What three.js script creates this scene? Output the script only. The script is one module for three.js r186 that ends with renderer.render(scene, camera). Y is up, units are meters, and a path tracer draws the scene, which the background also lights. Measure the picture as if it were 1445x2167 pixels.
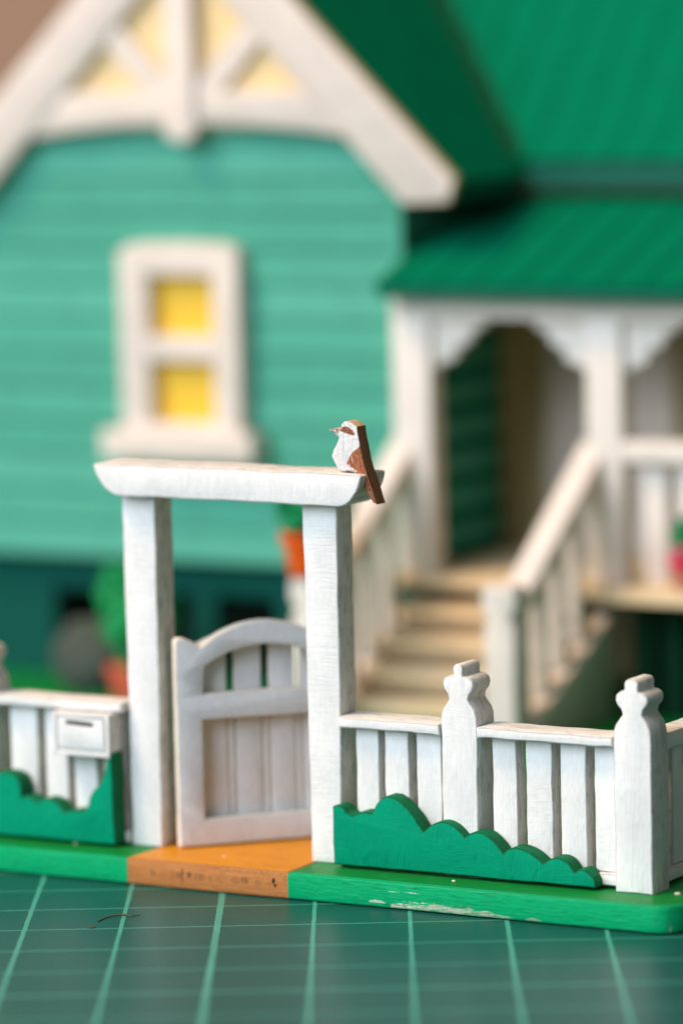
import * as THREE from 'three';
import { RectAreaLightUniformsLib } from 'three/addons/lights/RectAreaLightUniformsLib.js';
import { toCreasedNormals, mergeGeometries, mergeVertices } from 'three/addons/utils/BufferGeometryUtils.js';

// ---------------------------------------------------------------- camera, lamps, exposure
// Lengths below are in centimetres of the tabletop; S turns them into metres.
const S = 0.01, RAD = Math.PI / 180;
const scene = new THREE.Scene();
const camera = new THREE.PerspectiveCamera(2 * Math.atan(1083.5 / 9000) / RAD, 682 / 1024, 0.05, 20);
camera.rotation.order = 'YXZ';
camera.position.set(0, 9.3323 * S, 0);
camera.rotation.set(-6.6303 * RAD, 0, -1.3244 * RAD);
camera.focus = 44.5 * S;
camera.updateProjectionMatrix();
camera.userData.fStop = camera.getFocalLength() / 12.3;   // a pupil of 12.3 mm

const renderer = new THREE.WebGLRenderer({ antialias: true });
renderer.toneMapping = THREE.LinearToneMapping;
renderer.toneMappingExposure = 1.03;
renderer.shadowMap.enabled = true;
RectAreaLightUniformsLib.init();
scene.background = new THREE.Color().setRGB(0.15, 0.148, 0.142);   // the dim rest of the room

// The model's own axes: a along the fence to the right, y up, b out of the fence towards the viewer.
const TURN = 30 * RAD, O = [-0.6726, 0, -44.5882];
const world = (a, y, b) => new THREE.Vector3(
  (O[0] + a * Math.cos(TURN) - b * Math.sin(TURN)) * S, y * S, (O[2] + a * Math.sin(TURN) + b * Math.cos(TURN)) * S);

const WINDOW = { w: 1.4, h: 1.15, color: [0.86, 0.955, 1.07], power: 5.3, dist: 1.5, az: -20, el: 30 };
const LAMP = { w: 0.30, h: 0.30, color: [1.0, 0.60, 0.27], power: 43, dir: [-0.40, 0.85, 0.36], dist: 1.28 };

// ---------------------------------------------------------------- helpers
let seed = 12345;
const rnd = () => ((seed = (seed * 1664525 + 1013904223) >>> 0) / 4294967296);
const hash = (x, y, s) => { let h = (x * 374761393 + y * 668265263 + s * 2147483647) | 0; h = Math.imul(h ^ (h >>> 13), 1274126177); return ((h ^ (h >>> 16)) >>> 0) / 4294967296; };
function vnoise(x, y, s = 0, px = 0, py = 0) {
  const xi = Math.floor(x), yi = Math.floor(y), fx = x - xi, fy = y - yi;
  const ux = fx * fx * (3 - 2 * fx), uy = fy * fy * (3 - 2 * fy);
  const w = (i, j) => hash(px ? ((i % px) + px) % px : i, py ? ((j % py) + py) % py : j, s);
  const a = w(xi, yi), b = w(xi + 1, yi), c = w(xi, yi + 1), d = w(xi + 1, yi + 1);
  return a + (b - a) * ux + (c - a) * uy + (a - b - c + d) * ux * uy;
}
const lerp = (a, b, t) => a + (b - a) * t;
const clamp = (x, a = 0, b = 1) => Math.min(b, Math.max(a, x));
const srgb = c => Math.round(255 * clamp(c <= 0.0031308 ? 12.92 * c : 1.055 * Math.pow(c, 1 / 2.4) - 0.055));
function tex(n, m, fn, color) {
  const d = new Uint8Array(n * m * 4);
  for (let j = 0; j < m; j++) for (let i = 0; i < n; i++) {
    const v = fn(i / n, j / m), k = (j * n + i) * 4;
    if (color) { d[k] = srgb(v[0]); d[k + 1] = srgb(v[1]); d[k + 2] = srgb(v[2]); }
    else d[k] = d[k + 1] = d[k + 2] = Math.round(255 * clamp(v));
    d[k + 3] = 255;
  }
  const t = new THREE.DataTexture(d, n, m);
  t.wrapS = t.wrapT = THREE.RepeatWrapping; t.magFilter = THREE.LinearFilter; t.minFilter = THREE.LinearMipmapLinearFilter; t.generateMipmaps = true;
  if (color) t.colorSpace = THREE.SRGBColorSpace;
  t.needsUpdate = true;
  return t;
}
const scaled = (t, ru, rv = ru) => { const c = t.clone(); c.repeat.set(ru, rv); c.needsUpdate = true; return c; };
const used = {};
function numbered(name) { const n = used[name] = (used[name] ?? -1) + 1; return n ? `${name}_${String(n).padStart(3, '0')}` : name; }
function tag(o, label, category, group) { Object.assign(o.userData, { label, category }); if (group) o.userData.group = group; return o; }
function thing(name, label, category, [a, y, b], group) {
  const o = new THREE.Group(); o.name = numbered(name); scene.add(o);
  o.position.copy(world(a, y, b)); o.rotation.y = -TURN; bases.set(o, [a, y, b]);
  return tag(o, label, category, group);
}
const bases = new Map(); let piece = 0;
function sub(name, parent) { const o = new THREE.Group(); o.name = name; parent.add(o); bases.set(o, bases.get(parent)); return o; }
function boxUV(g) {
  const p = g.attributes.position, nr = g.attributes.normal, uv = new Float32Array(p.count * 2);
  for (let i = 0; i < p.count; i++) {
    const nx = Math.abs(nr.getX(i)), ny = Math.abs(nr.getY(i)), nz = Math.abs(nr.getZ(i));
    const x = p.getX(i), y = p.getY(i), z = p.getZ(i);
    if (nz >= nx && nz >= ny) { uv[2 * i] = x; uv[2 * i + 1] = y; }
    else if (nx >= ny) { uv[2 * i] = z; uv[2 * i + 1] = y; }
    else { uv[2 * i] = z; uv[2 * i + 1] = x; }
  }
  g.setAttribute('uv', new THREE.BufferAttribute(uv, 2));
  return g;
}
function obj(name, geo, m, parent) {
  let g = Array.isArray(geo) ? mergeGeometries(geo.map(x => (x = x.index ? x.toNonIndexed() : x, x.clearGroups(), x))) : geo;
  if (g.index) { const gr = g.groups.slice(); g = g.toNonIndexed(); g.groups = gr; }
  if (!g.userData.ownUV) { boxUV(g); if (!g.userData.plainUV) { const uv = g.attributes.uv, du = hash(++piece, 7, 3) * 9, dv = hash(piece, 11, 5) * 9; for (let i = 0; i < uv.count; i++) uv.setXY(i, uv.getX(i) + du, uv.getY(i) + dv); } }
  const base = bases.get(parent) ?? [0, 0, 0];
  g.translate(-base[0], -base[1], -base[2]).scale(S, S, S);
  const o = new THREE.Mesh(g, m); o.name = name;
  if (!Array.isArray(m)) g.clearGroups();
  parent.add(o);
  if (!bases.has(o)) bases.set(o, base);
  return o;
}
const box = (a0, a1, y0, y1, b0, b1) => new THREE.BoxGeometry(a1 - a0, y1 - y0, b1 - b0).translate((a0 + a1) / 2, (y0 + y1) / 2, (b0 + b1) / 2);
// a bar between two points with a rectangular section: w across, t deep along b
function bar([a0, y0], [a1, y1], w, b0, b1) {
  const l = Math.hypot(a1 - a0, y1 - y0);
  return new THREE.BoxGeometry(l, w, b1 - b0).rotateZ(Math.atan2(y1 - y0, a1 - a0)).translate((a0 + a1) / 2, (y0 + y1) / 2, (b0 + b1) / 2);
}
// outlines: hand-cut, so they wander by a few hundredths of a millimetre
function wander(pts, amp = 0.006, step = 0.09) {
  const out = [], s = Math.floor(rnd() * 1000), N = pts.length;
  for (let i = 0; i < N; i++) {
    const [x0, y0] = pts[i], [x1, y1] = pts[(i + 1) % N], l = Math.hypot(x1 - x0, y1 - y0), n = Math.max(1, Math.round(l / step));
    for (let k = 0; k < n; k++) {
      const x = lerp(x0, x1, k / n), y = lerp(y0, y1, k / n);
      const j = q => (vnoise(x * 5 + q * 7, y * 5, s + q) - 0.5) * 2 + (vnoise(x * 14, y * 14 + q * 3, s + 5 + q) - 0.5) * 0.9;
      out.push([x + j(0) * amp, y + j(1) * amp]);
    }
  }
  return out;
}
function plate(pts, b0, b1, bev = 0.016, { holes = [], amp = 0.006, step = 0.09, seg = 2 } = {}) {
  const mk = (c, q) => { q = amp ? wander(q, amp, step) : q; q.forEach(([x, y], i) => i ? c.lineTo(x, y) : c.moveTo(x, y)); c.closePath(); return c; };
  const sh = mk(new THREE.Shape(), pts);
  for (const h of holes) sh.holes.push(mk(new THREE.Path(), h));
  let g = new THREE.ExtrudeGeometry(sh, { depth: b1 - b0 - 2 * bev, bevelEnabled: bev > 0, bevelThickness: bev, bevelSize: bev * 0.8, bevelOffset: -bev * 0.8, bevelSegments: seg, curveSegments: 8 });
  g.translate(0, 0, b0 + bev);
  return toCreasedNormals(g, 0.9);
}
const rect = (a0, a1, y0, y1) => [[a0, y0], [a1, y0], [a1, y1], [a0, y1]];
// quadratic arcs through [valley, peak, valley, peak, ..., valley]
function bumps(list, n = 7) {
  const out = [list[0]];
  for (let i = 0; i + 2 < list.length; i += 2) {
    const [p, q, r] = [list[i], list[i + 1], list[i + 2]], c = [2 * q[0] - (p[0] + r[0]) / 2, 2 * q[1] - (p[1] + r[1]) / 2];
    for (let k = 1; k <= n; k++) { const t = k / n, u = 1 - t; out.push([u * u * p[0] + 2 * u * t * c[0] + t * t * r[0], u * u * p[1] + 2 * u * t * c[1] + t * t * r[1]]); }
  }
  return out;
}
const curve = (pts, n) => new THREE.CatmullRomCurve3(pts.map(([x, y]) => new THREE.Vector3(x, y, 0))).getPoints(n).map(p => [p.x, p.y]);
const uvOwn = g => { g.userData.ownUV = true; return g; };

// ---------------------------------------------------------------- textures and materials
// brush strokes over plywood: fine threads both ways, smears of thick paint
const brushed = (across) => tex(1024, 1024, (p, q) => {
  const u = across ? q : p, v = across ? p : q, k = across ? 80 : 0;
  const patch = vnoise(u * 9, v * 7, 6 + k, 9, 7), warp = (vnoise(u * 14, v * 10, 3 + k, 14, 10) - 0.5) * 0.035;
  const grain = vnoise((u + warp * 0.25) * 230, v * 16, 1 + k, 230, 16), cross = vnoise(u * 30, (v + warp) * 170, 2 + k, 30, 170);
  const sm = vnoise((u + warp) * 90, (v - warp) * 40, 4 + k, 90, 40);
  const ridge = 1 - Math.abs(2 * vnoise((u + warp) * 56, (v + warp) * 18, 5 + k, 56, 18) - 1);
  const dab = vnoise((u + warp * 2) * 48, (v + warp * 2) * 40, 8 + k, 48, 40), dr = 1 - Math.abs(2 * dab - 1);
  return 0.10 + grain * (0.12 + 0.30 * patch) + cross * 0.20 * (1 - patch) + sm * 0.18 + Math.pow(dr, 2.5) * 0.15 * clamp(1.6 - patch * 2.2) + Math.pow(ridge, 7) * 0.26 * clamp(patch * 2 - 0.7) + (vnoise(p * 420, q * 420, 7 + k, 420, 420) - 0.5) * 0.08;
});
const strokes = brushed(false), strokesAcross = brushed(true);
// thin paint on cut plywood edges: lines of the plies along v, gaps in the paint
const plyEdge = (c, dark, amount) => tex(512, 1024, (u, v) => {
  const l = vnoise(u * 64, v * 7, 11, 64, 7), f = vnoise(u * 150, v * 34, 12, 150, 34), p = vnoise(u * 18, v * 12, 13, 18, 12);
  const k = clamp((l * 0.5 + f * 0.5 + (p - 0.5) * 0.5 - 0.62) * 7) * amount, s = 0.93 + 0.12 * (vnoise(u * 90, v * 16, 14, 90, 16) - 0.5);
  return [0, 1, 2].map(i => lerp(c[i] * s, dark[i], k));
}, true);
const flecked = (c, d, amount, n = 512) => tex(n, n, (u, v) => {
  const s = 1 + 0.10 * (vnoise(u * 14, v * 14, 21, 14, 14) - 0.5) + 0.08 * (vnoise(u * 120, v * 40, 22, 120, 40) - 0.5);
  const k = clamp((vnoise(u * 160, v * 30, 23, 160, 30) * 0.55 + vnoise(u * 26, v * 26, 24, 26, 26) * 0.45 - 0.72) * 9) * amount;
  return [0, 1, 2].map(i => lerp(c[i] * s, d[i], k));
}, true);
const T4 = t => scaled(t, 1 / 3.1), bumpT = T4(strokes), bumpA = T4(strokesAcross);
const paint = (map, rough, bump = 6e-5, extra = {}) => new THREE.MeshPhysicalMaterial({ map: map && T4(map), color: map ? 0xffffff : undefined, roughness: rough, bumpMap: bumpT, bumpScale: bump, specularIntensity: 0.35, ...extra });
const col = (r, g, b) => new THREE.Color().setRGB(r, g, b);
const paintFine = (map, rough, bump) => { const m = paint(map, rough, bump); m.map = scaled(map, 1 / 1.5); return m; };
const flat = (r, g, b, rough = 0.75) => new THREE.MeshPhysicalMaterial({ color: col(r, g, b), roughness: rough, specularIntensity: 0.4 });
const M = {};
M.white = paint(flecked([0.80, 0.80, 0.79], [0.60, 0.64, 0.67], 0.10), 0.6, 7.5e-5);
M.whiteAcross = paint(flecked([0.80, 0.80, 0.79], [0.60, 0.64, 0.67], 0.10), 0.6, 7.5e-5, { bumpMap: bumpA });
M.whiteEdge = paintFine(plyEdge([0.79, 0.78, 0.755], [0.24, 0.24, 0.23], 0.4), 0.8, 9e-5);
M.fence = [M.white, M.whiteEdge]; M.fenceAcross = [M.whiteAcross, M.whiteEdge];
M.gate = paint(flecked([0.69, 0.69, 0.71], [0.55, 0.54, 0.54], 0.15), 0.75, 6e-5);
M.gateEdge = paint(plyEdge([0.80, 0.74, 0.64], [0.45, 0.39, 0.32], 0.4), 0.8, 4e-5);
M.gateAll = [M.gate, M.gateEdge];
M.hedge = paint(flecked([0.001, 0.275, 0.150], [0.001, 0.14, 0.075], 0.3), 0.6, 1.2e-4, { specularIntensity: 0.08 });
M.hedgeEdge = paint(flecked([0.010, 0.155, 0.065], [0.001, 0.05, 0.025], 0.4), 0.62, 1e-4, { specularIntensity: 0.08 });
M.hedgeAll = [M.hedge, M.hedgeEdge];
M.lawn = paint(flecked([0.004, 0.20, 0.035], [0.012, 0.27, 0.07], 0.9), 0.42, 1.2e-4);
M.path = paint(flecked([0.63, 0.25, 0.011], [0.42, 0.13, 0.008], 0.6), 0.45, 2.5e-5);
// the front faces of the base: brushed paint, bare scraped patches, smudged print on the path's edge
function edgeSheet(paintFront) {
  const cv = document.createElement('canvas'); cv.width = 2048; cv.height = 128; const g = cv.getContext('2d');
  paintFront(g);
  const t = new THREE.CanvasTexture(cv); t.colorSpace = THREE.SRGBColorSpace; t.wrapS = t.wrapT = THREE.RepeatWrapping; t.repeat.set(1 / 8, 1 / 0.5);
  return t;
}
const X = a => a * 256, Y = y => 128 - y * 256;           // cm on the face to canvas pixels
const css = (r, g, b, a = 1) => `rgba(${srgb(r)},${srgb(g)},${srgb(b)},${a})`;
function speckle(g, x0, x1, y0, y1, n, c, l = 14, h = 2.2) {
  for (let i = 0; i < n; i++) { g.fillStyle = css(c[0], c[1], c[2], 0.2 + 0.6 * rnd()); g.fillRect(lerp(x0, x1, rnd()), lerp(y0, y1, rnd()), 1 + rnd() * l, 0.8 + rnd() * h); }
}
M.lawnEdge = new THREE.MeshPhysicalMaterial({ roughness: 0.5, specularIntensity: 0.2, bumpMap: bumpA, bumpScale: 9e-5, map: edgeSheet(g => {
  g.fillStyle = css(0.001, 0.36, 0.135); g.fillRect(0, 0, 2048, 128);
  speckle(g, 0, 2048, 0, 128, 900, [0.02, 0.40, 0.17], 40, 3); speckle(g, 0, 2048, 0, 128, 700, [0.004, 0.22, 0.085], 40, 3);
  // scraped to the wood along the bottom edge
  const ragged = (a0, a1, lo, hi, c) => { g.fillStyle = css(...c); g.beginPath(); g.moveTo(X(a0), Y(lo));
    for (let k = 0; k <= 40; k++) { const t = k / 40; g.lineTo(X(lerp(a0, a1, t)), Y(lo + (hi - lo) * Math.pow(Math.sin(Math.PI * Math.min(1, t * 0.9 + 0.1)), 0.6) * (0.6 + 0.4 * vnoise(t * 14, a0, 31)))); }
    g.lineTo(X(a1), Y(lo)); g.fill(); };
  ragged(1.26, 2.72, 0.02, 0.115, [0.42, 0.50, 0.36]); ragged(1.0, 1.2, 0.06, 0.10, [0.50, 0.58, 0.44]); ragged(2.86, 3.05, 0.03, 0.06, [0.30, 0.42, 0.25]);
  speckle(g, X(1.3), X(2.65), Y(0.10), Y(0.03), 90, [0.02, 0.36, 0.14], 26, 3); speckle(g, X(1.3), X(1.9), Y(0.11), Y(0.05), 40, [0.74, 0.72, 0.66], 16, 4);
  speckle(g, X(1.45), X(2.3), Y(0.118), Y(0.104), 30, [0.60, 0.46, 0.03], 8, 2);
  speckle(g, X(1.2), X(1.55), Y(0.21), Y(0.19), 14, [0.45, 0.60, 0.48], 30, 2);
}) });
M.pathEdge = new THREE.MeshPhysicalMaterial({ roughness: 0.7, specularIntensity: 0.4, bumpMap: bumpT, bumpScale: 6e-5, map: edgeSheet(g => {
  g.fillStyle = css(0.45, 0.185, 0.055); g.fillRect(0, 0, 2048, 128);
  for (let k = 0; k < 6; k++) speckle(g, 0, 2048, 0, 128, 500, k % 2 ? [0.36, 0.13, 0.035] : [0.52, 0.23, 0.08], 90, 2);
  for (let y = 0; y < 128; y += 3) { g.fillStyle = css(0.28, 0.10, 0.03, 0.12 + 0.25 * rnd()); g.fillRect(0, y + rnd() * 2, 2048, 1); }
  // rubbed, unreadable stamp marks, one after another
  let a = -1.72;
  while (a < -0.16) {
    const w = 0.035 + 0.10 * rnd(), d = (0.2 + rnd()) * (a > -1.45 ? 1.0 : 0.4), yc = 0.165 + 0.03 * (rnd() - 0.5), hh = 0.03 + 0.035 * rnd();
    for (let k = 0; k < 170 * d; k++) { const r = Math.sqrt(rnd()), f = rnd() * 6.283; g.fillStyle = css(0.09, 0.042, 0.016, 0.10 + 0.38 * rnd()); g.fillRect(X(a + 8 + w * (0.5 + 0.6 * r * Math.cos(f))), Y(yc + hh * r * Math.sin(f)), 1 + 2.5 * rnd(), 1 + 2 * rnd()); }
    a += w + 0.03 + 0.05 * rnd();
  }
  speckle(g, X(8 - 1.33), X(8 - 1.31), Y(0.23), Y(0.08), 30, [0.12, 0.05, 0.02], 4, 6);
  speckle(g, X(8 - 0.8), X(8), Y(0.03), Y(0.01), 60, [0.10, 0.045, 0.02], 8, 3); speckle(g, X(8 - 0.9), X(8), Y(0.29), Y(0.25), 60, [0.14, 0.06, 0.02], 8, 2);
  g.fillStyle = css(0.02, 0.012, 0.008); g.beginPath(); g.ellipse(X(8 - 0.17), Y(0.19), 5, 8, 0.3, 0, 7); g.fill(); g.beginPath(); g.ellipse(X(8 - 0.15), Y(0.14), 4, 5, 0.3, 0, 7); g.fill();
}) });
// house paints (seen far out of focus)
M.teal = paint(flecked([0.080, 0.365, 0.268], [0.068, 0.32, 0.23], 0.3, 256), 0.7, 4e-5, { specularIntensity: 0.15 });
M.teal2 = paint(flecked([0.072, 0.34, 0.25], [0.065, 0.30, 0.22], 0.3, 256), 0.7, 4e-5, { specularIntensity: 0.15 }); M.teal3 = paint(flecked([0.090, 0.385, 0.288], [0.08, 0.35, 0.265], 0.3, 256), 0.7, 4e-5, { specularIntensity: 0.15 });
M.tealShaded = paint(flecked([0.003, 0.165, 0.10], [0.002, 0.12, 0.07], 0.3, 256), 0.7, 4e-5, { specularIntensity: 0.08 });  // the bay's teal, darkened in its colour for the porch shade
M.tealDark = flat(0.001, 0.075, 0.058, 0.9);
M.trim = paint(flecked([0.72, 0.64, 0.585], [0.66, 0.57, 0.51], 0.3, 256), 0.65, 4e-5);
M.trimEdge = flat(0.56, 0.38, 0.19, 0.8);
M.porch = paint(flecked([0.74, 0.685, 0.64], [0.64, 0.58, 0.52], 0.3, 256), 0.65, 4e-5);
M.cream = flat(0.84, 0.62, 0.33, 0.8);
M.roof = paint(flecked([0.0002, 0.158, 0.080], [0.0002, 0.118, 0.057], 0.5, 256), 0.8, 5e-5, { specularIntensity: 0.04 });
M.fascia = flat(0.002, 0.10, 0.07, 0.6);
M.pane = new THREE.MeshPhysicalMaterial({ color: col(0.86, 0.52, 0.035), roughness: 0.4 });
M.deck = paint(flecked([0.80, 0.62, 0.40], [0.62, 0.45, 0.26], 0.5, 256), 0.8, 4e-5);
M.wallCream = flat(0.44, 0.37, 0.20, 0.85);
M.door = flat(0.55, 0.54, 0.56, 0.6);
M.ornament = flat(0.03, 0.22, 0.19, 0.4);
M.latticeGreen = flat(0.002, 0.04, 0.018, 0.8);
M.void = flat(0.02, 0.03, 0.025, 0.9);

// ---------------------------------------------------------------- setting: mat, table, wall behind, window and lamp outside the frame
{
  const n = 2048, cv = document.createElement('canvas'); cv.width = cv.height = n; const g = cv.getContext('2d'), c = n / 10;
  g.fillStyle = css(0.007, 0.086, 0.076); g.fillRect(0, 0, n, n);
  for (let i = 0; i < 26000; i++) { const k = rnd(); g.fillStyle = css(0.009 + 0.01 * k, 0.07 + 0.045 * k, 0.06 + 0.035 * k, 0.35); g.fillRect(rnd() * n, rnd() * n, 1 + rnd() * 3, 1 + rnd() * 3); }
  const ln = (x, w, vertical) => { for (let k = 0; k < n; k += 8) { const a = 0.80 + 0.14 * vnoise(k / 60, x, 41) + 0.06 * rnd(), j = (vnoise(k / 24, x * 3, 42) - 0.5) * 1.6; g.fillStyle = css(0.075, 0.37, 0.30, a); vertical ? g.fillRect(x - w / 2 + j, k, w, 8) : g.fillRect(k, x - w / 2 + j, 8, w); } };
  for (let i = 0; i < 10; i++) { ln((i + 0.5) * c, i === 2 ? 14 : i % 5 ? 9 : 10, true); ln((i + 0.5) * c, i === 3 ? 9 : 6, false); }
  for (let i = 0; i < 70; i++) { const x = rnd() * n, y = rnd() * n, t = rnd() * 6.3, l = 20 + 160 * rnd(); g.strokeStyle = css(0.10, 0.24, 0.19, 0.18 + 0.25 * rnd()); g.lineWidth = 0.7 + rnd(); g.beginPath(); g.moveTo(x, y); g.quadraticCurveTo(x + l * Math.cos(t) * 0.5 + 8, y + l * Math.sin(t) * 0.5, x + l * Math.cos(t), y + l * Math.sin(t)); g.stroke(); }
  for (let i = 0; i < 260; i++) { g.fillStyle = rnd() < 0.6 ? css(0.35, 0.42, 0.36, 0.6) : css(0.12, 0.05, 0.03, 0.7); g.fillRect(rnd() * n, rnd() * n, 1 + rnd() * 3, 1 + rnd() * 2); }
  const map = new THREE.CanvasTexture(cv); map.colorSpace = THREE.SRGBColorSpace; map.wrapS = map.wrapT = THREE.RepeatWrapping; map.anisotropy = 8;
  const grain = tex(512, 512, (u, v) => 0.5 + 0.35 * (vnoise(u * 200, v * 200, 51, 200, 200) - 0.5) + 0.4 * (vnoise(u * 60, v * 60, 52, 60, 60) - 0.5));
  M.mat = new THREE.MeshPhysicalMaterial({ map, roughness: 0.36, specularIntensity: 0.32, bumpMap: scaled(grain, 5), bumpScale: 1.6e-5 });
  // grid line 0 stands at (ox, oz) in the mat's own axes, which are turned by 0.45 degrees
  const yaw = 0.45474 * RAD, ox = -3.7307, oz = -45.3233;
  const x0 = -29.5, x1 = 30.5, z0 = -40.5, z1 = 19.5;
  const geo = new THREE.BoxGeometry(x1 - x0, 0.3, z1 - z0).translate((x0 + x1) / 2, -0.15, (z0 + z1) / 2).toNonIndexed();
  const p = geo.attributes.position, uv = geo.attributes.uv;
  for (let i = 0; i < p.count; i++) uv.setXY(i, (p.getX(i) + 0.5) / 10, (-p.getZ(i) + 0.5 + 1) / 10);
  geo.scale(S, S, S);
  const mat = new THREE.Mesh(geo, M.mat); mat.name = 'cutting_mat'; mat.userData.kind = 'structure';
  const q = new THREE.Vector3(ox, 0, oz).applyAxisAngle(new THREE.Vector3(0, 1, 0), -yaw).multiplyScalar(S);
  mat.position.copy(q); mat.rotation.y = -yaw; scene.add(mat);

  const table = new THREE.Mesh(new THREE.BoxGeometry(1.6, 0.03, 1.2), flat(0.34, 0.24, 0.16, 0.5)); table.name = 'table_top';
  table.position.set(0, -0.018, -0.62); table.userData.kind = 'structure'; scene.add(table);
  const wall = new THREE.Mesh(new THREE.BoxGeometry(4, 2.6, 0.1), flat(0.62, 0.40, 0.28, 0.9)); wall.name = 'room_wall';
  wall.position.set(0, 0.5, -2.0); wall.userData.kind = 'structure'; scene.add(wall);

  const aim = world(-1.5, 3, -3);
  const light = (o, cfg, at) => {
    const l = new THREE.RectAreaLight(col(...cfg.color), cfg.power, cfg.w, cfg.h);
    o.position.copy(at); o.lookAt(aim);
    l.position.copy(at).addScaledVector(aim.clone().sub(at).normalize(), 0.012); l.lookAt(aim); scene.add(l);
  };
  const frameM = flat(0.7, 0.7, 0.68, 0.6);
  const glow = (r, g, b, k) => new THREE.MeshStandardMaterial({ color: 0x000000, emissive: col(r, g, b), emissiveIntensity: k });
  const win = new THREE.Group(); win.name = 'window'; scene.add(win); tag(win, 'wide pale window behind the camera giving cool daylight', 'window');
  const az = WINDOW.az * RAD, el = WINDOW.el * RAD;
  const wd = [Math.sin(az) * Math.cos(el), Math.sin(el), Math.cos(az) * Math.cos(el)];
  light(win, WINDOW, world(-1.5 + wd[0] * WINDOW.dist * 100, 3 + wd[1] * WINDOW.dist * 100, -3 + wd[2] * WINDOW.dist * 100));
  const sheet = new THREE.Mesh(new THREE.BoxGeometry(WINDOW.w, WINDOW.h, 0.008), glow(0.8, 0.955, 1.1, 0.5)); sheet.name = 'pane'; win.add(sheet);
  for (const s of [-1, 1]) {
    const v = new THREE.Mesh(new THREE.BoxGeometry(0.06, WINDOW.h + 0.12, 0.06), frameM); v.name = 'frame'; v.position.set(s * (WINDOW.w / 2 + 0.031), 0, -0.02); win.add(v);
    const h = new THREE.Mesh(new THREE.BoxGeometry(WINDOW.w, 0.06, 0.06), frameM); h.name = 'frame'; h.position.set(0, s * (WINDOW.h / 2 + 0.031), -0.02); win.add(h);
  }
  const lamp = new THREE.Group(); lamp.name = 'lamp'; scene.add(lamp); tag(lamp, 'square warm lamp hanging above and left of the model', 'lamp');
  const ld = new THREE.Vector3(...LAMP.dir).normalize().multiplyScalar(LAMP.dist * 100);
  light(lamp, LAMP, world(-1.5 + ld.x, 3 + ld.y, -3 + ld.z));
  const bulb = new THREE.Mesh(new THREE.BoxGeometry(LAMP.w, LAMP.h, 0.008), glow(1, 0.75, 0.45, 2)); bulb.name = 'lamp_panel'; lamp.add(bulb);
  const shade = new THREE.Mesh(new THREE.CylinderGeometry(0.17, 0.19, 0.06, 32).rotateX(Math.PI / 2), frameM); shade.name = 'lamp_shade'; shade.position.z = -0.036; lamp.add(shade);
}

// ---------------------------------------------------------------- the base: lawn, path
{
  const t = thing('base_board', 'thin plywood base painted green as lawn with an orange path through it', 'base board', [0, 0, 0]);
  // sheets cut in plan: outline in (a, b), extruded along y
  const slab = (name, pts, m, bev = 0.03) => {
    const q = wander(pts.map(([a, b]) => [a, -b]), 0.008, 0.25), sh = new THREE.Shape();
    q.forEach(([x, y], i) => i ? sh.lineTo(x, y) : sh.moveTo(x, y)); sh.closePath();
    const g = new THREE.ExtrudeGeometry(sh, { depth: 0.3 - 2 * bev - 0.008, bevelEnabled: true, bevelThickness: bev, bevelSize: bev, bevelOffset: -bev, bevelSegments: 3 });
    g.translate(0, 0, bev + 0.008).rotateX(-Math.PI / 2);
    const cg = toCreasedNormals(g, 0.9); cg.userData.plainUV = true;
    obj(name, cg, m, t);
  };
  const R = 0.32, A = 4.58, corner = [];
  for (let k = 0; k <= 8; k++) { const f = k / 8 * Math.PI / 2; corner.push([A - R + R * Math.sin(f), -R + R * Math.cos(f)]); }
  slab('lawn', [[-13, 0], [-2.012, 0], [-2.012, -2.7], [0.012, -2.7], [0.012, 0.0], ...corner, [A, -18], [-13, -18]], [M.lawn, M.lawnEdge]);
  for (const [a, b, r, c] of [[1.87, -0.28, 0.018, 0.7], [-2.96, -0.42, 0.02, 0.6], [-2.12, -0.66, 0.022, 0.62], [4.3, -0.62, 0.03, 0.5], [-1.05, -0.45, 0.012, 0.8]])
    obj('paint_fleck', new THREE.IcosahedronGeometry(r, 1).scale(1.3, 0.7, 1).translate(a, 0.304, b), flat(c, c * 0.9, c * 0.75, 0.7), t);
  slab('path', [[-2.008, 0], [0.008, 0], [0.008, -2.69], [-2.008, -2.69]], [M.path, M.pathEdge], 0.02);
}

// ---------------------------------------------------------------- gate arch, gate, bird
{
  const t = thing('gate_arch', 'white painted wooden gateway of two square posts and a heavy cross beam', 'gateway', [-1, 0.3, -0.8]);
  const post = (a0, a1, b0, b1) => obj('post', plate([[a0 + 0.005, 0.3], [a1 - 0.02, 0.3], [a1, 2.2], [a1 + 0.005, 4.2], [a0 - 0.01, 4.2], [a0, 2.2]], b0, b1), M.fenceAcross, t);
  post(-2.345, -1.935, -0.98, -0.62); post(-0.045, 0.36, -0.94, -0.6);
  const L = curve([[-2.28, 4.205], [-2.40, 4.24], [-2.50, 4.33], [-2.575, 4.45], [-2.60, 4.53]], 8), Rr = curve([[0.765, 4.52], [0.735, 4.41], [0.67, 4.29], [0.58, 4.21], [0.47, 4.185]], 8);
  obj('beam', plate([[-2.575, 4.55], ...L.reverse(), [-1.0, 4.20], ...Rr.reverse(), [0.75, 4.535], [-0.8, 4.55]], -0.98, -0.44, 0.022), M.fence, t);
}
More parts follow.
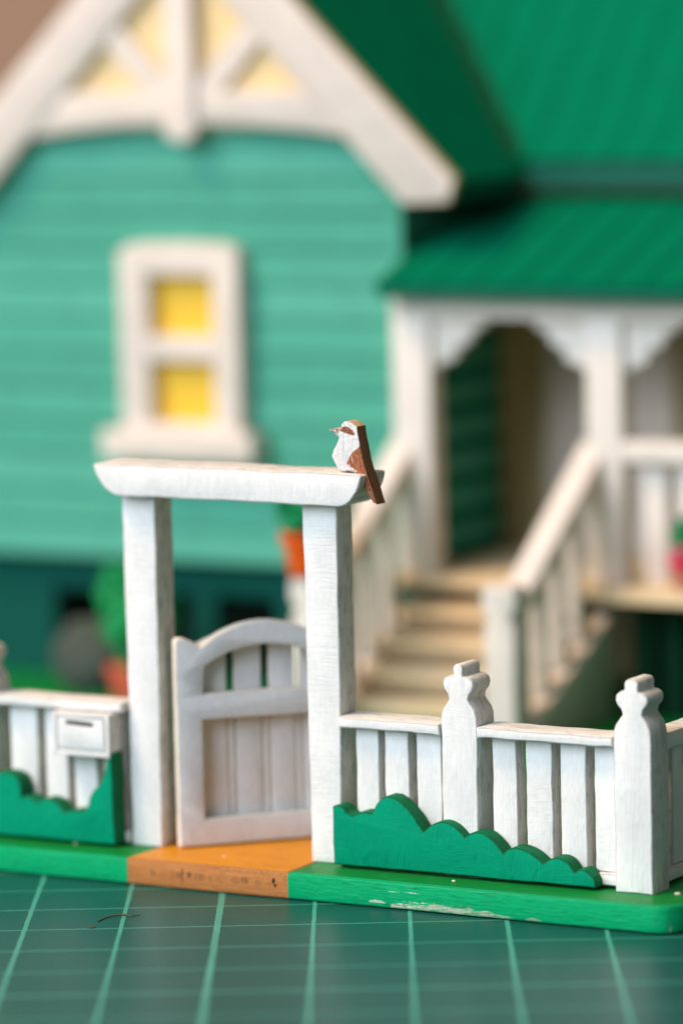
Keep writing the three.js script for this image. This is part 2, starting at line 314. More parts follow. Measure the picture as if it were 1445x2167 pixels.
{
  // The gate stands ajar, turned 46.7 degrees from the fence line; x runs along it from its left stile.
  const G = thing('garden_gate', 'white arched wooden garden gate standing ajar under the cross beam', 'gate', [-1.72, 0.3, -0.63]);
  G.rotation.y = -TURN + 46.71 * RAD; bases.set(G, [0, 0, 0]);
  const y0 = 0.02, W = 2.0, top = 2.46, c = 1.0, arch = (x, r0) => r0;
  const arc = (hw, ye, yp, n = 16, c0 = c) => { const r = (hw * hw + (yp - ye) ** 2) / (2 * (yp - ye)), cy = yp - r, a0 = Math.asin(hw / r), out = []; for (let k = 0; k <= n; k++) { const f = lerp(a0, -a0, k / n); out.push([c0 + r * Math.sin(f), cy + r * Math.cos(f)]); } return out; };
  const outer = [[0, y0], [W, y0], [W, 2.30], [W - 0.03, 2.33], [W - 0.10, 2.325], [W - 0.20, 2.28], [W - 0.285, 2.215], ...arc(0.70, 2.225, 2.475), [0.285, 2.215], [0.20, 2.28], [0.10, 2.325], [0.03, 2.33], [0, 2.30]];
  const upper = [[0.295, 1.70], [W - 0.295, 1.70], [W - 0.295, 1.97], ...arc(0.68, 2.0, 2.215)];
  const lower = rect(0.285, W - 0.285, 0.31, 1.415);
  obj('frame', plate(outer, -0.16, 0, 0.014, { holes: [upper, lower], amp: 0.004 }), M.gateAll, G);
  // the boards behind, with narrow see-through slits above the rail and scored grooves below
  const xs = [0.12, 0.655, 1.055, 1.43, 1.88], gap = 0.045;
  for (let i = 0; i < 4; i++) {
    const a = xs[i] + (i ? gap : 0), b = xs[i + 1] - gap, yt = x => 2.16 + 0.24 * (1 - ((x - c) / 0.9) ** 2);
    obj('board', plate([[a, 0.2], [b, 0.2], [b, 1.55], [b, yt(b)], [(a + b) / 2, yt((a + b) / 2)], [a, yt(a)]], -0.235, -0.17, 0.010, { amp: 0.003 }), M.gateAll, G);
  }
  for (let i = 1; i < 4; i++) obj('batten', plate(rect(xs[i] - 0.034, xs[i] + 0.034, 0.2, 1.55), -0.238, -0.173, 0.008, { amp: 0.003 }), M.gateAll, G);
}
{
  const t = thing('bird_figure', 'small flat wooden bird painted brown and white perched on the beam end', 'bird figure', [0.55, 4.55, -0.64]);
  const P = [[0.317, 4.988], [0.393, 5.004], [0.473, 5.011], [0.483, 5.056], [0.515, 5.084], [0.571, 5.091], [0.619, 5.073], [0.673, 5.041], [0.693, 4.891], [0.732, 4.698], [0.795, 4.526], [0.868, 4.272], [0.890, 4.212], [0.868, 4.222], [0.843, 4.230], [0.782, 4.324], [0.729, 4.42], [0.70, 4.475], [0.661, 4.535], [0.589, 4.548], [0.43, 4.556], [0.399, 4.618], [0.376, 4.659], [0.355, 4.707], [0.379, 4.771], [0.413, 4.827], [0.438, 4.884], [0.445, 4.912], [0.40, 4.945], [0.36, 4.969]];
  const a0 = 0.3, a1 = 0.92, y0 = 4.18, y1 = 5.12, cv = document.createElement('canvas'); cv.width = 330; cv.height = 500; const g = cv.getContext('2d');
  const px = ([a, y]) => [(a - a0) / (a1 - a0) * 330, (y1 - y) / (y1 - y0) * 500];
  const poly = (pts, c) => { g.fillStyle = c; g.beginPath(); pts.forEach((q, i) => g[i ? 'lineTo' : 'moveTo'](...px(q))); g.fill(); };
  const dabs = (pts, n, cs, l, ang, spread = 0.4) => { const xs = pts.map(q => q[0]), ys = pts.map(q => q[1]); const ins = (x, y) => { let r = false; for (let i = 0, j = pts.length - 1; i < pts.length; j = i++) { const [xi, yi] = pts[i], [xj, yj] = pts[j]; if ((yi > y) !== (yj > y) && x < (xj - xi) * (y - yi) / (yj - yi) + xi) r = !r; } return r; };
    for (let k = 0; k < n; k++) { const x = lerp(Math.min(...xs), Math.max(...xs), rnd()), y = lerp(Math.min(...ys), Math.max(...ys), rnd()); if (!ins(x, y)) continue; const [u, v] = px([x, y]), f = ang + (rnd() - 0.5) * spread, m = l * (0.4 + rnd()); g.strokeStyle = cs[Math.floor(rnd() * cs.length)]; g.lineWidth = 1 + 2.5 * rnd(); g.beginPath(); g.moveTo(u - m * Math.cos(f), v - m * Math.sin(f)); g.lineTo(u + m * Math.cos(f), v + m * Math.sin(f)); g.stroke(); } };
  g.fillStyle = css(0.74, 0.72, 0.73); g.fillRect(0, 0, 330, 500);
  dabs(P, 260, [css(0.80, 0.78, 0.78), css(0.66, 0.64, 0.66), css(0.58, 0.55, 0.58, 0.7)], 14, -0.6);
  const browns = [css(0.34, 0.11, 0.042), css(0.22, 0.066, 0.024), css(0.50, 0.20, 0.09), css(0.09, 0.03, 0.014)];
  const wing = [[0.715, 4.85], [0.675, 4.807], [0.611, 4.764], [0.561, 4.70], [0.535, 4.636], [0.60, 4.60], [0.661, 4.565], [0.63, 4.53], [0.66, 4.46], [0.78, 4.18], [0.92, 4.18], [0.92, 4.5], [0.76, 4.72]];
  poly(wing, browns[0]); dabs(wing, 520, browns, 10, 1.0, 0.9); dabs([[0.54, 4.72], [0.60, 4.72], [0.62, 4.60], [0.55, 4.60]], 18, [css(0.7, 0.68, 0.7)], 7, 1.2);
  dabs([[0.66, 4.53], [0.74, 4.53], [0.90, 4.2], [0.82, 4.2]], 90, [css(0.10, 0.035, 0.02), css(0.42, 0.20, 0.06), css(0.55, 0.42, 0.40)], 5, 1.2, 2);
  const eye = [[0.465, 4.985], [0.48, 5.012], [0.506, 5.03], [0.57, 5.03], [0.617, 4.995], [0.65, 4.946], [0.599, 4.944], [0.536, 4.963]];
  poly(eye, browns[1]); dabs(eye, 90, browns, 7, 0.5, 0.5);
  const beak = [[0.30, 5.0], [0.46, 5.02], [0.465, 4.99], [0.42, 4.955], [0.36, 4.96]];
  dabs(beak, 90, [browns[0], browns[3], css(0.05, 0.035, 0.035)], 7, -0.15, 0.8);
  dabs([[0.47, 5.02], [0.49, 5.06], [0.55, 5.09], [0.62, 5.06], [0.60, 5.03]], 30, [css(0.12, 0.10, 0.12), css(0.4, 0.38, 0.42)], 4, 1.2, 1.5);
  dabs([[0.44, 4.58], [0.66, 4.58], [0.66, 4.54], [0.44, 4.54]], 40, [css(0.42, 0.17, 0.02), css(0.14, 0.05, 0.02)], 5, 0.2);
  const map = new THREE.CanvasTexture(cv); map.colorSpace = THREE.SRGBColorSpace;
  const face = new THREE.MeshPhysicalMaterial({ map, roughness: 0.55, specularIntensity: 0.7, bumpMap: scaled(strokes, 0.25), bumpScale: 2.2e-4 });
  const brownEdge = paint(flecked([0.29, 0.125, 0.058], [0.07, 0.035, 0.02], 0.7), 0.75, 9e-5), creamEdge = paint(plyEdge([0.66, 0.46, 0.27], [0.3, 0.17, 0.08], 0.5), 0.8);
  const geo = plate(P, -0.745, -0.55, 0.012, { amp: 0.008, step: 0.025 });
  const p = geo.attributes.position, nr = geo.attributes.normal, uv = new Float32Array(p.count * 2);
  geo.clearGroups(); const order = [[], [], []];
  for (let k = 0; k < p.count; k += 3) {
    const x = (p.getX(k) + p.getX(k + 1) + p.getX(k + 2)) / 3, y = (p.getY(k) + p.getY(k + 1) + p.getY(k + 2)) / 3;
    const nz = nr.getZ(k), nx = nr.getX(k), ny = nr.getY(k);
    order[nz > 0.6 ? 0 : (ny > 0.35 && y > 4.96) || x < 0.47 && y > 4.57 ? 2 : 1].push(k);
  }
  const np = [], nn = [], nu = []; let at = 0;
  order.forEach((list, m) => { geo.addGroup(at, list.length * 3, m); at += list.length * 3; for (const k of list) for (let q = k; q < k + 3; q++) {
    const x = p.getX(q), y = p.getY(q), z = p.getZ(q); np.push(x, y, z); nn.push(nr.getX(q), nr.getY(q), nr.getZ(q));
    m === 0 ? nu.push((x - a0) / (a1 - a0), (y - y0) / (y1 - y0)) : nu.push(z, Math.abs(nr.getY(q)) > 0.7 ? x : y); } });
  geo.setAttribute('position', new THREE.Float32BufferAttribute(np, 3)); geo.setAttribute('normal', new THREE.Float32BufferAttribute(nn, 3)); geo.setAttribute('uv', new THREE.Float32BufferAttribute(nu, 2));
  obj('body', uvOwn(geo), [face, brownEdge, creamEdge], t);
  // dried glue under the feet and down the beam's end
  const blob = (a, y, b, r, sy) => new THREE.IcosahedronGeometry(r, 2).scale(1.3, sy, 1).translate(a, y, b);
  obj('glue', [blob(0.63, 4.545, -0.60, 0.028, 0.6), blob(0.70, 4.50, -0.60, 0.03, 1.2), blob(0.52, 4.552, -0.6, 0.022, 0.5), blob(0.735, 4.44, -0.62, 0.026, 1.6)],
    new THREE.MeshPhysicalMaterial({ color: col(0.30, 0.13, 0.03), roughness: 0.25 }), t);
}

// ---------------------------------------------------------------- fences
function finialPost(t, c, b0, b1, k = 1, top = 2.55) {
  const h = [[0.212, 0.3], [0.214, 1.2], [0.214, 1.95], [0.208, 2.02], [0.185, 2.085], [0.135, 2.145], [0.108, 2.185], [0.122, 2.235], [0.165, 2.285], [0.184, 2.335], [0.172, 2.39], [0.125, 2.422], [0.062 * k, 2.428], [0.056 * k, 2.46], [0.060 * k, 2.50], [0.052 * k, 2.53], [0.03 * k, 2.552]].map(([x, y]) => [x, y > 2 ? y + top - 2.55 : y]);
  return obj('post', plate([...h.map(([x, y]) => [c + x, y]), ...h.slice().reverse().map(([x, y]) => [c - x, y])], b0, b1, 0.016, { step: 0.05 }), M.fence, t);
}
{
  const t = thing('picket_fence', 'white picket fence right of the gateway with two finial posts', 'fence', [2, 0.3, -0.6]);
  finialPost(t, 1.83, -0.93, -0.53, 1, 2.555); finialPost(t, 3.875, -0.87, -0.475, 1.35, 2.525);
  const rail = (a0, a1, y0, y1, b0, b1) => obj('rail', plate(rect(a0, a1, y0, y1), b0, b1, 0.02, { amp: 0.008 }), M.fenceAcross, t);
  rail(0.385, 1.605, 1.805, 1.915, -0.93, -0.50); rail(2.058, 3.65, 1.805, 1.915, -0.91, -0.49);
  rail(0.37, 1.60, 0.33, 0.46, -0.86, -0.60); rail(2.06, 3.65, 0.33, 0.46, -0.86, -0.56);
  for (const [p, q] of [[0.526, 0.80], [0.874, 1.165], [1.262, 1.56], [2.17, 2.452], [2.562, 2.868], [2.966, 3.262], [3.361, 3.648]])
    obj('picket', plate([[p, 0.465], [q + 0.004, 0.465], [q, 1.8], [p, 1.8]], -0.83, -0.63, 0.012), M.fence, t);
}
{
  const t = thing('picket_fence', 'white picket fence left of the gateway with the letterbox on it', 'fence', [-3.2, 0.3, -0.6]);
  finialPost(t, -4.33, -0.92, -0.52); finialPost(t, -6.5, -0.92, -0.52);
  obj('rail', plate(rect(-4.11, -2.36, 1.79, 1.895), -0.93, -0.50, 0.02), M.fence, t);
  obj('rail', plate(rect(-6.28, -4.55, 1.79, 1.895), -0.93, -0.50, 0.02), M.fence, t);
  obj('rail', plate(rect(-4.11, -2.36, 0.33, 0.46), -0.86, -0.58, 0.02), M.fence, t);
  for (const [p, q] of [[-3.93, -3.57], [-3.465, -3.17], [-3.085, -2.79], [-2.70, -2.42], [-5.3, -5.0], [-4.92, -4.60]])
    obj('picket', plate(rect(p, q, 0.465, 1.785), -0.83, -0.63, 0.012), M.fence, t);
}
{
  const t = thing('picket_fence', 'white picket fence running back from the right corner post', 'fence', [3.9, 0.3, -1.5]);
  const turn = (name, b0, b1, y0, y1, a0, a1, m = M.fence) => {   // plates cut in (b, y), their faces towards +a
    const g = plate(rect(-b1, -b0, y0, y1), a0, a1, 0.014).rotateY(Math.PI / 2);
    return obj(name, g, m, t);
  };
  turn('rail', -5.9, -0.90, 1.72, 1.90, 3.74, 4.02); turn('rail', -5.9, -0.90, 0.33, 0.46, 3.74, 4.02);
  for (let b = -0.90; b > -5.6; b -= 0.335) turn('picket', b - 0.262, b, 0.465, 1.715, 3.82, 3.96);
}
{
  const t = thing('letterbox', 'small white letterbox with a dark slot hanging on the left fence', 'letterbox', [-2.8, 1.3, -0.45]);
  const a0 = -3.19, a1 = -2.43, y0 = 1.30, y1 = 1.785;
  const slot = [[-3.0, 1.650], [-2.64, 1.637], [-2.64, 1.680], [-3.0, 1.693]];
  obj('case', plate(rect(a0, a1, y0, y1), -0.62, -0.38, 0.012, { amp: 0.004 }), M.fence, t);
  obj('front_panel', plate(rect(a0 + 0.079, a1 - 0.069, y0 + 0.079, y1 - 0.059), -0.376, -0.352, 0.006, { amp: 0.004, holes: [slot] }), M.fence, t);
  obj('slot_back', box(-3.03, -2.61, 1.632, 1.70, -0.3785, -0.3725), flat(0.008, 0.02, 0.03, 0.9), t);
  // the beading that frames the panel, a hair away from it
  const bead = (p, q, r, s) => obj('beading', plate(rect(p, q, r, s), -0.378, -0.354, 0.006, { amp: 0.003 }), M.fence, t);
  bead(a0 + 0.006, a0 + 0.062, y0 + 0.006, y1 - 0.006); bead(a1 - 0.054, a1 - 0.006, y0 + 0.006, y1 - 0.006);
  bead(a0 + 0.066, a1 - 0.058, y0 + 0.006, y0 + 0.062); bead(a0 + 0.066, a1 - 0.058, y1 - 0.046, y1 - 0.006);
}

// ---------------------------------------------------------------- hedges
{
  const t = thing('hedge_cutout', 'green plywood hedge cutout sloping down in front of the right fence', 'hedge', [1.9, 0.3, -0.45]);
  const top = bumps([[0.345, 0.965], [0.43, 0.985], [0.50, 0.945], [0.545, 0.90], [0.60, 0.885], [0.70, 0.925], [0.83, 0.925], [1.09, 1.125], [1.45, 0.775], [1.71, 0.905], [1.945, 0.755], [2.16, 0.815], [2.405, 0.625], [2.60, 0.69], [2.865, 0.545], [3.06, 0.625], [3.225, 0.485]], 8);
  const pts = [[0.345, 0.335], ...top, ...bumps([[3.225, 0.485], [3.33, 0.525], [3.41, 0.475], [3.462, 0.42], [3.46, 0.335]], 5)];
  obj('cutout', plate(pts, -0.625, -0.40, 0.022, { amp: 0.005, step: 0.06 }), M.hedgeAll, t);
}
{
  const t = thing('hedge_cutout', 'green plywood hedge cutout with a tall spike beside the left gatepost', 'hedge', [-3.3, 0.3, -0.45]);
  const pts = [[-6.4, 0.335], [-2.405, 0.335], [-2.425, 1.36], [-2.445, 1.385], [-2.475, 1.36], ...bumps([[-2.49, 1.30], [-2.53, 1.13], [-2.62, 0.97], [-2.70, 0.90], [-2.745, 0.80], [-2.76, 0.745], [-2.80, 0.69]], 5),
    ...bumps([[-2.80, 0.69], [-2.93, 0.69], [-3.06, 0.66], [-3.24, 0.79], [-3.42, 0.745], [-3.58, 0.80], [-3.63, 0.76], [-3.72, 1.04], [-4.1, 1.0], [-4.4, 1.14], [-4.8, 0.95], [-5.2, 1.1], [-5.6, 0.8], [-6.0, 0.9], [-6.4, 0.6]], 7)];
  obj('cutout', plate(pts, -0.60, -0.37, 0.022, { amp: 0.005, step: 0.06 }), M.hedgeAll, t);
}

// ---------------------------------------------------------------- the house
{
  const H = thing('dollhouse', 'teal wooden dollhouse with green roofs, white gable trim and a porch', 'dollhouse', [-4, 0.3, -10.5]);
  const B = -10.5, aL = -11.8, aR = -4.283, ax = -7.47, y0 = 2.02, apex = 11.36, RB = -13.2;
  const gableW = y => y < 6.9 ? [aL, aR] : [ax - Math.max(0.05, 10.95 - y) * 0.98 , ax + Math.max(0.05, 10.95 - y) * 0.98].map((v, i) => i ? Math.min(v, aR) : Math.max(v, aL));
  // front bay: core and lapped weatherboards
  obj('wall', plate([[aL + 0.02, y0], [aR - 0.02, y0], [aR - 0.02, 7.1], [ax, 10.6], [aL + 0.02, 7.1]], RB - 4, B - 0.13, 0, { amp: 0 }), M.teal, H);
  const lap = 0.475, tealOf = [M.teal, M.teal2, M.teal3];
  const board = (a0, a1, y, hgt, b, turn) => {
    const sh = new THREE.Shape([[0, 0], [-0.105, 0], [-0.105, hgt], [-0.045, hgt], [0, 0.035]].map(([x, z]) => new THREE.Vector2(x, z)));
    const g = new THREE.ExtrudeGeometry(sh, { depth: a1 - a0, bevelEnabled: false });   // section in (x, y), length along z
    if (turn) return g.translate(b, y, a0);                                              // side wall: b is a, a0..a1 run along b
    return g.rotateY(-Math.PI / 2).translate(a1, y, b);
  };
  for (let k = 0; k < 18; k++) {
    const y = y0 + k * lap, h = lap + 0.02 * (rnd() - 0.5), [p, q] = gableW(y + lap * 0.7);
    if (y > 10.3) break;
    obj('weatherboard', board(p, q, y, h, B + 0.006 * (rnd() - 0.5), false), tealOf[Math.floor(rnd() * 3)], H);
    if (y < 6.6) obj('weatherboard', board(RB, B - 0.125, y, h, aR + 0.0, true), M.tealShaded, H);
  }
  obj('corner_board', box(aR - 0.12, aR + 0.012, y0, 6.95, B - 0.12, B + 0.02), M.teal, H);

  // sash window with two yellow panes
  const w = sub('window', H), wa = -7.60, wx0 = wa - 0.95, wx1 = wa + 0.93;
  const topArc = bumps([[wx1, 6.23], [wa + 0.75, 6.345], [wa + 0.4, 6.36], [wa, 6.375], [wa - 0.4, 6.36], [wa - 0.75, 6.345], [wx0, 6.23]], 5);
  const pane1 = rect(wa - 0.49, wa + 0.53, 5.11, 5.93), pane2 = rect(wa - 0.49, wa + 0.53, 3.94, 4.77);
  obj('frame', plate([[wx0, 3.5], [wx1, 3.5], ...topArc], B - 0.04, B + 0.26, 0.03, { holes: [pane1, pane2], amp: 0 }), M.trim, w);
  obj('sill', plate(rect(wa - 1.21, wa + 1.18, 3.42, 3.82), B - 0.02, B + 0.42, 0.04, { amp: 0 }), M.trim, w);
  obj('pane', box(wa - 0.56, wa + 0.58, 5.06, 5.98, B - 0.02, B + 0.02), M.pane, w);
  obj('pane', box(wa - 0.56, wa + 0.58, 3.9, 4.82, B - 0.02, B + 0.02), M.pane, w);

  // gable: bargeboards, king post, struts, collar tie, cream infill
  const g0 = -10.40, g1 = -10.24, tw = 0.66, r2 = Math.SQRT1_2;
  const barge = (s, x = 0) => plate([[ax, apex], [ax + s * (4.13 + x), apex - 4.13 - x], [ax + s * (4.04 + x), apex - 4.44 - x], [ax + s * (3.36 + x), apex - 4.47 - x], [ax, apex - tw / r2 - 0.12]], g0, g1, 0.03, { amp: 0 });
  obj('bargeboard', barge(1), [M.trim, M.trimEdge], H); obj('bargeboard', barge(-1, 1.4), [M.trim, M.trim], H);
  const tie = []; for (let k = 0; k <= 12; k++) { const t = k / 12 * 2 - 1; tie.push([ax + t * 2.45, 7.965 - 0.17 * t * t]); }
  obj('collar_tie', plate([...tie, [ax + 2.1, 8.40], [ax - 2.1, 8.40]], g0 + 0.01, g1 - 0.035, 0.02, { amp: 0 }), M.trim, H);
  obj('king_post', plate([[ax - 0.215, 8.02], [ax - 0.26, 7.95], [ax - 0.25, 7.84], [ax - 0.16, 7.75], [ax, 7.72], [ax + 0.16, 7.75], [ax + 0.25, 7.84], [ax + 0.26, 7.95], [ax + 0.215, 8.02], [ax + 0.215, 10.2], [ax - 0.215, 10.2]], g0 + 0.02, g1 + 0.05, 0.02, { amp: 0 }), M.trim, H);
  for (const s of [-1, 1]) obj('strut', bar([ax + s * 0.22, 8.27], [ax + s * 1.35, 9.42], 0.36, g0 + 0.015, g1 - 0.05), M.trim, H);
  obj('gable_panel', plate([[ax - 2.9, 7.9], [ax + 2.9, 7.9], [ax, 10.9]], B + 0.02, B + 0.085, 0, { amp: 0 }), M.cream, H);
  // bay roof: two slopes with battens of folded iron
  for (const s of [-1, 1]) {
    const rf = sub('roof_slope', H);
    const rl = s > 0 ? 4.12 : 5.5, n0 = [ax, apex + 0.02], n1 = [ax + s * rl, apex + 0.02 - rl];
    obj('roof_sheet', bar([ (n0[0] + 0), n0[1] - 0.09], [n1[0], n1[1] - 0.09], 0.12, -17.5, g0 - 0.005), M.roof, rf);
    for (let b = -10.9; b > -17; b -= 1.3) obj('roof_rib', bar([n0[0] + s * 0.02, n0[1] - 0.04], [n1[0], n1[1] - 0.04], 0.05, b - 0.06, b + 0.06), M.roof, rf);
    obj('gutter', box(...(s > 0 ? [n1[0] - 0.42, n1[0] - 0.05] : [n1[0] + 0.05, n1[0] + 0.42]), n1[1] - 0.32, n1[1] - 0.06, -12.2, g0 - 0.02), M.fascia, rf);
  }
  // dark green strip along the valley where the two roofs meet
  {
    const p = new THREE.Vector3(-3.512, 7.392, -12.285), q = new THREE.Vector3(-7.17, 11.05, -15.575), d = q.clone().sub(p), l = d.length();
    const g = new THREE.BoxGeometry(l, 0.03, 0.36), x = d.clone().normalize(), y = new THREE.Vector3(0.45, 0.78, 0.45).projectOnPlane(x).normalize(), z = x.clone().cross(y);
    g.applyMatrix4(new THREE.Matrix4().makeBasis(x, y, z)).translate((p.x + q.x) / 2 + y.x * 0.06, (p.y + q.y) / 2 + y.y * 0.06, (p.z + q.z) / 2 + y.z * 0.06);
    obj('valley_strip', g, flat(0.001, 0.055, 0.022, 0.7), H);
  }
  // main roof, gutter, porch roof
  {
    const rf = sub('main_roof', H), sl = 48 * RAD, e = [-12.29, 7.39], l = 9.6;
    const up = (s, o) => [e[0] - s * Math.cos(sl) - o * Math.sin(sl) * -1, e[1] + s * Math.sin(sl) + o * Math.cos(sl)];
    const slab = (a0, a1, o, t, s0 = 0, s1 = l) => { const g = new THREE.BoxGeometry(a1 - a0, t, s1 - s0).rotateX(sl); const m = (s0 + s1) / 2; const p = up(m, o); return g.translate((a0 + a1) / 2, p[1], p[0]); };
    obj('roof_sheet', slab(-7, 12, -0.06, 0.12), M.roof, rf);
    for (let a = -6.6; a < 9; a += 0.62) obj('roof_rib', slab(a, a + 0.2, 0.0, 0.05), M.roof, rf);
    obj('gutter', box(-3.3, 12, 7.01, 7.35, -12.54, -12.24), M.fascia, rf);
    const vr = sub('porch_roof', H), vs = Math.atan2(0.92, 2.5), ve = [-9.78, 5.90];
    const vslab = (a0, a1, o, t, s0, s1, k = 0) => { const m = (s0 + s1) / 2; return new THREE.BoxGeometry(a1 - a0, t, s1 - s0).rotateX(vs).translate((a0 + a1) / 2, ve[1] + m * Math.sin(vs) + o * Math.cos(vs), ve[0] - m * Math.cos(vs) + o * Math.sin(vs)); };
    obj('roof_sheet', vslab(-4.30, 10, -0.06, 0.12, 0, 2.9), M.roof, vr);
    for (let a = -4.22; a < 8; a += 0.60) obj('roof_rib', vslab(a, a + 0.2, 0.0, 0.05, 0.02, 2.9), M.roof, vr);
    obj('fascia', box(-4.28, 10, 5.70, 5.83, -9.90, -9.81), M.fascia, vr);
  }
  // back wall of the porch, door
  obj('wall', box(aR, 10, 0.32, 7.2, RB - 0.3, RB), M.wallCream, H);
  const d = sub('door', H);
  obj('door_frame', plate(rect(-3.55, -1.60, 2.06, 5.0), RB + 0.003, RB + 0.12, 0.02, { amp: 0, holes: [rect(-3.35, -1.80, 2.06001, 4.82)] }), M.porch, d);
  obj('door_leaf', box(-3.34, -1.81, 2.07, 4.81, RB + 0.004, RB + 0.06), M.door, d);
  for (const a of [-2.95, -1.98]) obj('glass', new THREE.CylinderGeometry(0.16, 0.16, 0.03, 20).rotateX(Math.PI / 2).scale(1, 1.8, 1).translate(a, 4.2, RB + 0.075), M.ornament, d);
  // deck boards
  const dk = sub('deck', H);
  for (let b = -10.05, k = 0; b > RB; b -= 0.4, k++) obj('deck_board', box(-4.2, 10, 1.90, 2.05, b - 0.385, b), M.deck, dk);
  obj('deck_board', box(-1.2, 10, 1.88, 2.05, -10.035, -9.70), M.deck, dk);
  // porch posts, beam, brackets
  const p0 = -10.50, p1 = -10.15;
  for (const [a0, a1] of [[-4.27, -3.72], [-1.45, -0.95], [2.6, 3.1]]) obj('porch_post', plate(rect(a0, a1, 2.05, 5.44), p0, p1, 0.03, { amp: 0 }), M.porch, H);
  obj('porch_beam', plate(rect(-4.27, 9, 5.43, 5.74), p0 + 0.02, p1 + 0.005, 0.02, { amp: 0 }), M.porch, H);
  const bracket = (a, s) => { const q = [[0, 5.425], ...bumps([[0.75, 5.425], [0.73, 5.30], [0.55, 5.27], [0.53, 5.11], [0.34, 5.06], [0.32, 4.90], [0.13, 4.85], [0.09, 4.79], [0, 4.79]], 5)].map(([x, y]) => [a + s * x, y]); return obj('bracket', plate(s < 0 ? q.reverse() : q, p1 - 0.25, p1 - 0.10, 0.02, { amp: 0 }), M.porch, H); };
  bracket(-3.71, 1); bracket(-1.46, -1); bracket(-0.94, 1); bracket(2.59, -1);
  // porch balustrade to the right of the steps
  const bl = sub('balustrade', H);
  obj('rail', plate(rect(-0.93, 2.6, 3.62, 3.90), p0 - 0.02, p1 + 0.05, 0.04, { amp: 0 }), M.porch, bl);
  for (let a = -0.72; a < 2.5; a += 0.48) obj('baluster', plate(rect(a, a + 0.33, 2.05, 3.62), -10.44, -10.28, 0.02, { amp: 0 }), M.porch, bl);
  // steps
  const st = sub('stair', H);
  for (let k = 1; k <= 4; k++) {
    const b = -10.05 + 0.45 * k, y = 2.05 - 0.35 * k;
    obj('tread', box(-4.02, -1.5, y - 0.11, y, b - 0.55, b), M.deck, st);
    obj('riser', box(-4.02, -1.5, y - 0.35, y - 0.115, b - 0.55, b - 0.27), M.deck, st);
  }
  for (const [a0, a1] of [[-4.30, -4.03], [-1.48, -1.22]]) {
    const g = plate([[-(-7.75), 0.3], [10.3, 0.3], [10.3, 1.62], [7.75, 0.34]], a0, a1, 0.015, { amp: 0 }).rotateY(Math.PI / 2);
    obj('stringer', g, M.porch, st);
  }
  for (const ac of [-4.18, -1.43]) {
    const br = sub('stair_balustrade', H), up = (s) => [lerp(7.9, 10.25, s), lerp(2.0, 3.72, s)];
    const side = (pts, a0, a1, bev = 0.02) => plate(pts, a0, a1, bev, { amp: 0 }).rotateY(Math.PI / 2);
    obj('handrail', side([[7.95, 1.86], [7.95, 2.10], [10.15, 3.72], [10.35, 3.86], [10.6, 3.86], [10.6, 3.60], [10.25, 3.54]], ac - 0.19, ac + 0.19, 0.03), M.porch, br);
    for (let s = 0.13; s < 0.98; s += 0.215) { const q = up(s), lo = lerp(0.40, 1.66, s); obj('baluster', side([[q[0] - 0.075, lo], [q[0] + 0.075, lo + 0.05], [q[0] + 0.075, q[1] - 0.08], [q[0] - 0.075, q[1] - 0.18]], ac - 0.09, ac + 0.09, 0.015), M.porch, br); }
    const h = [[0.21, 0.3], [0.205, 1.84], [0.15, 1.885], [0.15, 1.945], [0.225, 1.99], [0.235, 2.22], [0.19, 2.32]];
    obj('newel', plate([...h.map(([x, y]) => [ac + x, y]), ...h.slice().reverse().map(([x, y]) => [ac - x, y])], -7.98, -7.62, 0.03, { amp: 0 }), M.porch, br);
  }
  // skirting below the floor: framed openings under the bay, slats under the porch
  const sk = sub('skirting', H);
  const holes = [];
  for (let a = -10.1; a < -5.2; a += 1.32) holes.push(rect(a, a + 0.95, 0.45, 1.52));
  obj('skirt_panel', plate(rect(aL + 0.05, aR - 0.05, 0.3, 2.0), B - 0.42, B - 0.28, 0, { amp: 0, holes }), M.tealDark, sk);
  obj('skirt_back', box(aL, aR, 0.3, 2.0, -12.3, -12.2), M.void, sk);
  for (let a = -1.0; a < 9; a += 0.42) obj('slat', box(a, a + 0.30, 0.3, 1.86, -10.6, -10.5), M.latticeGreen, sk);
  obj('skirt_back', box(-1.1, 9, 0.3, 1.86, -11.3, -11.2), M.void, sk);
}

// ---------------------------------------------------------------- pots, plants, stone
function leafBall(a, y, b, rx, ry, rz, n, m, t, name = 'foliage') {
  const list = [];
  for (let i = 0; i < n; i++) {
    const u = rnd() * 2 - 1, f = rnd() * 6.283, r = 0.55 + 0.45 * Math.cbrt(rnd()), s = Math.sqrt(1 - u * u);
    const l = Math.min(0.16 + 0.12 * rnd(), rx * 0.5);
    const g = new THREE.SphereGeometry(l, 7, 5).scale(1, 0.28, 0.62).rotateZ(rnd() * 3).rotateY(f).translate(a + rx * r * s * Math.cos(f), y + ry * r * u, b + rz * r * s * Math.sin(f));
    list.push(g);
  }
  list.push(new THREE.IcosahedronGeometry(1, 3).scale(rx * 0.72, ry * 0.72, rz * 0.72).translate(a, y, b));
  return obj(name, list, m, t);
}
const potGeo = (a, y, b, r0, r1, h) => new THREE.LatheGeometry([[0, 0], [r0, 0], [r0 * 1.02, 0.03], [lerp(r0, r1, 0.72), h * 0.72], [r1 * 0.99, h * 0.74], [r1 * 1.05, h], [r1 * 0.92, h], [r1 * 0.88, h * 0.86], [0, h * 0.86]].map(([x, z]) => new THREE.Vector2(x, z)), 32).translate(a, y, b);
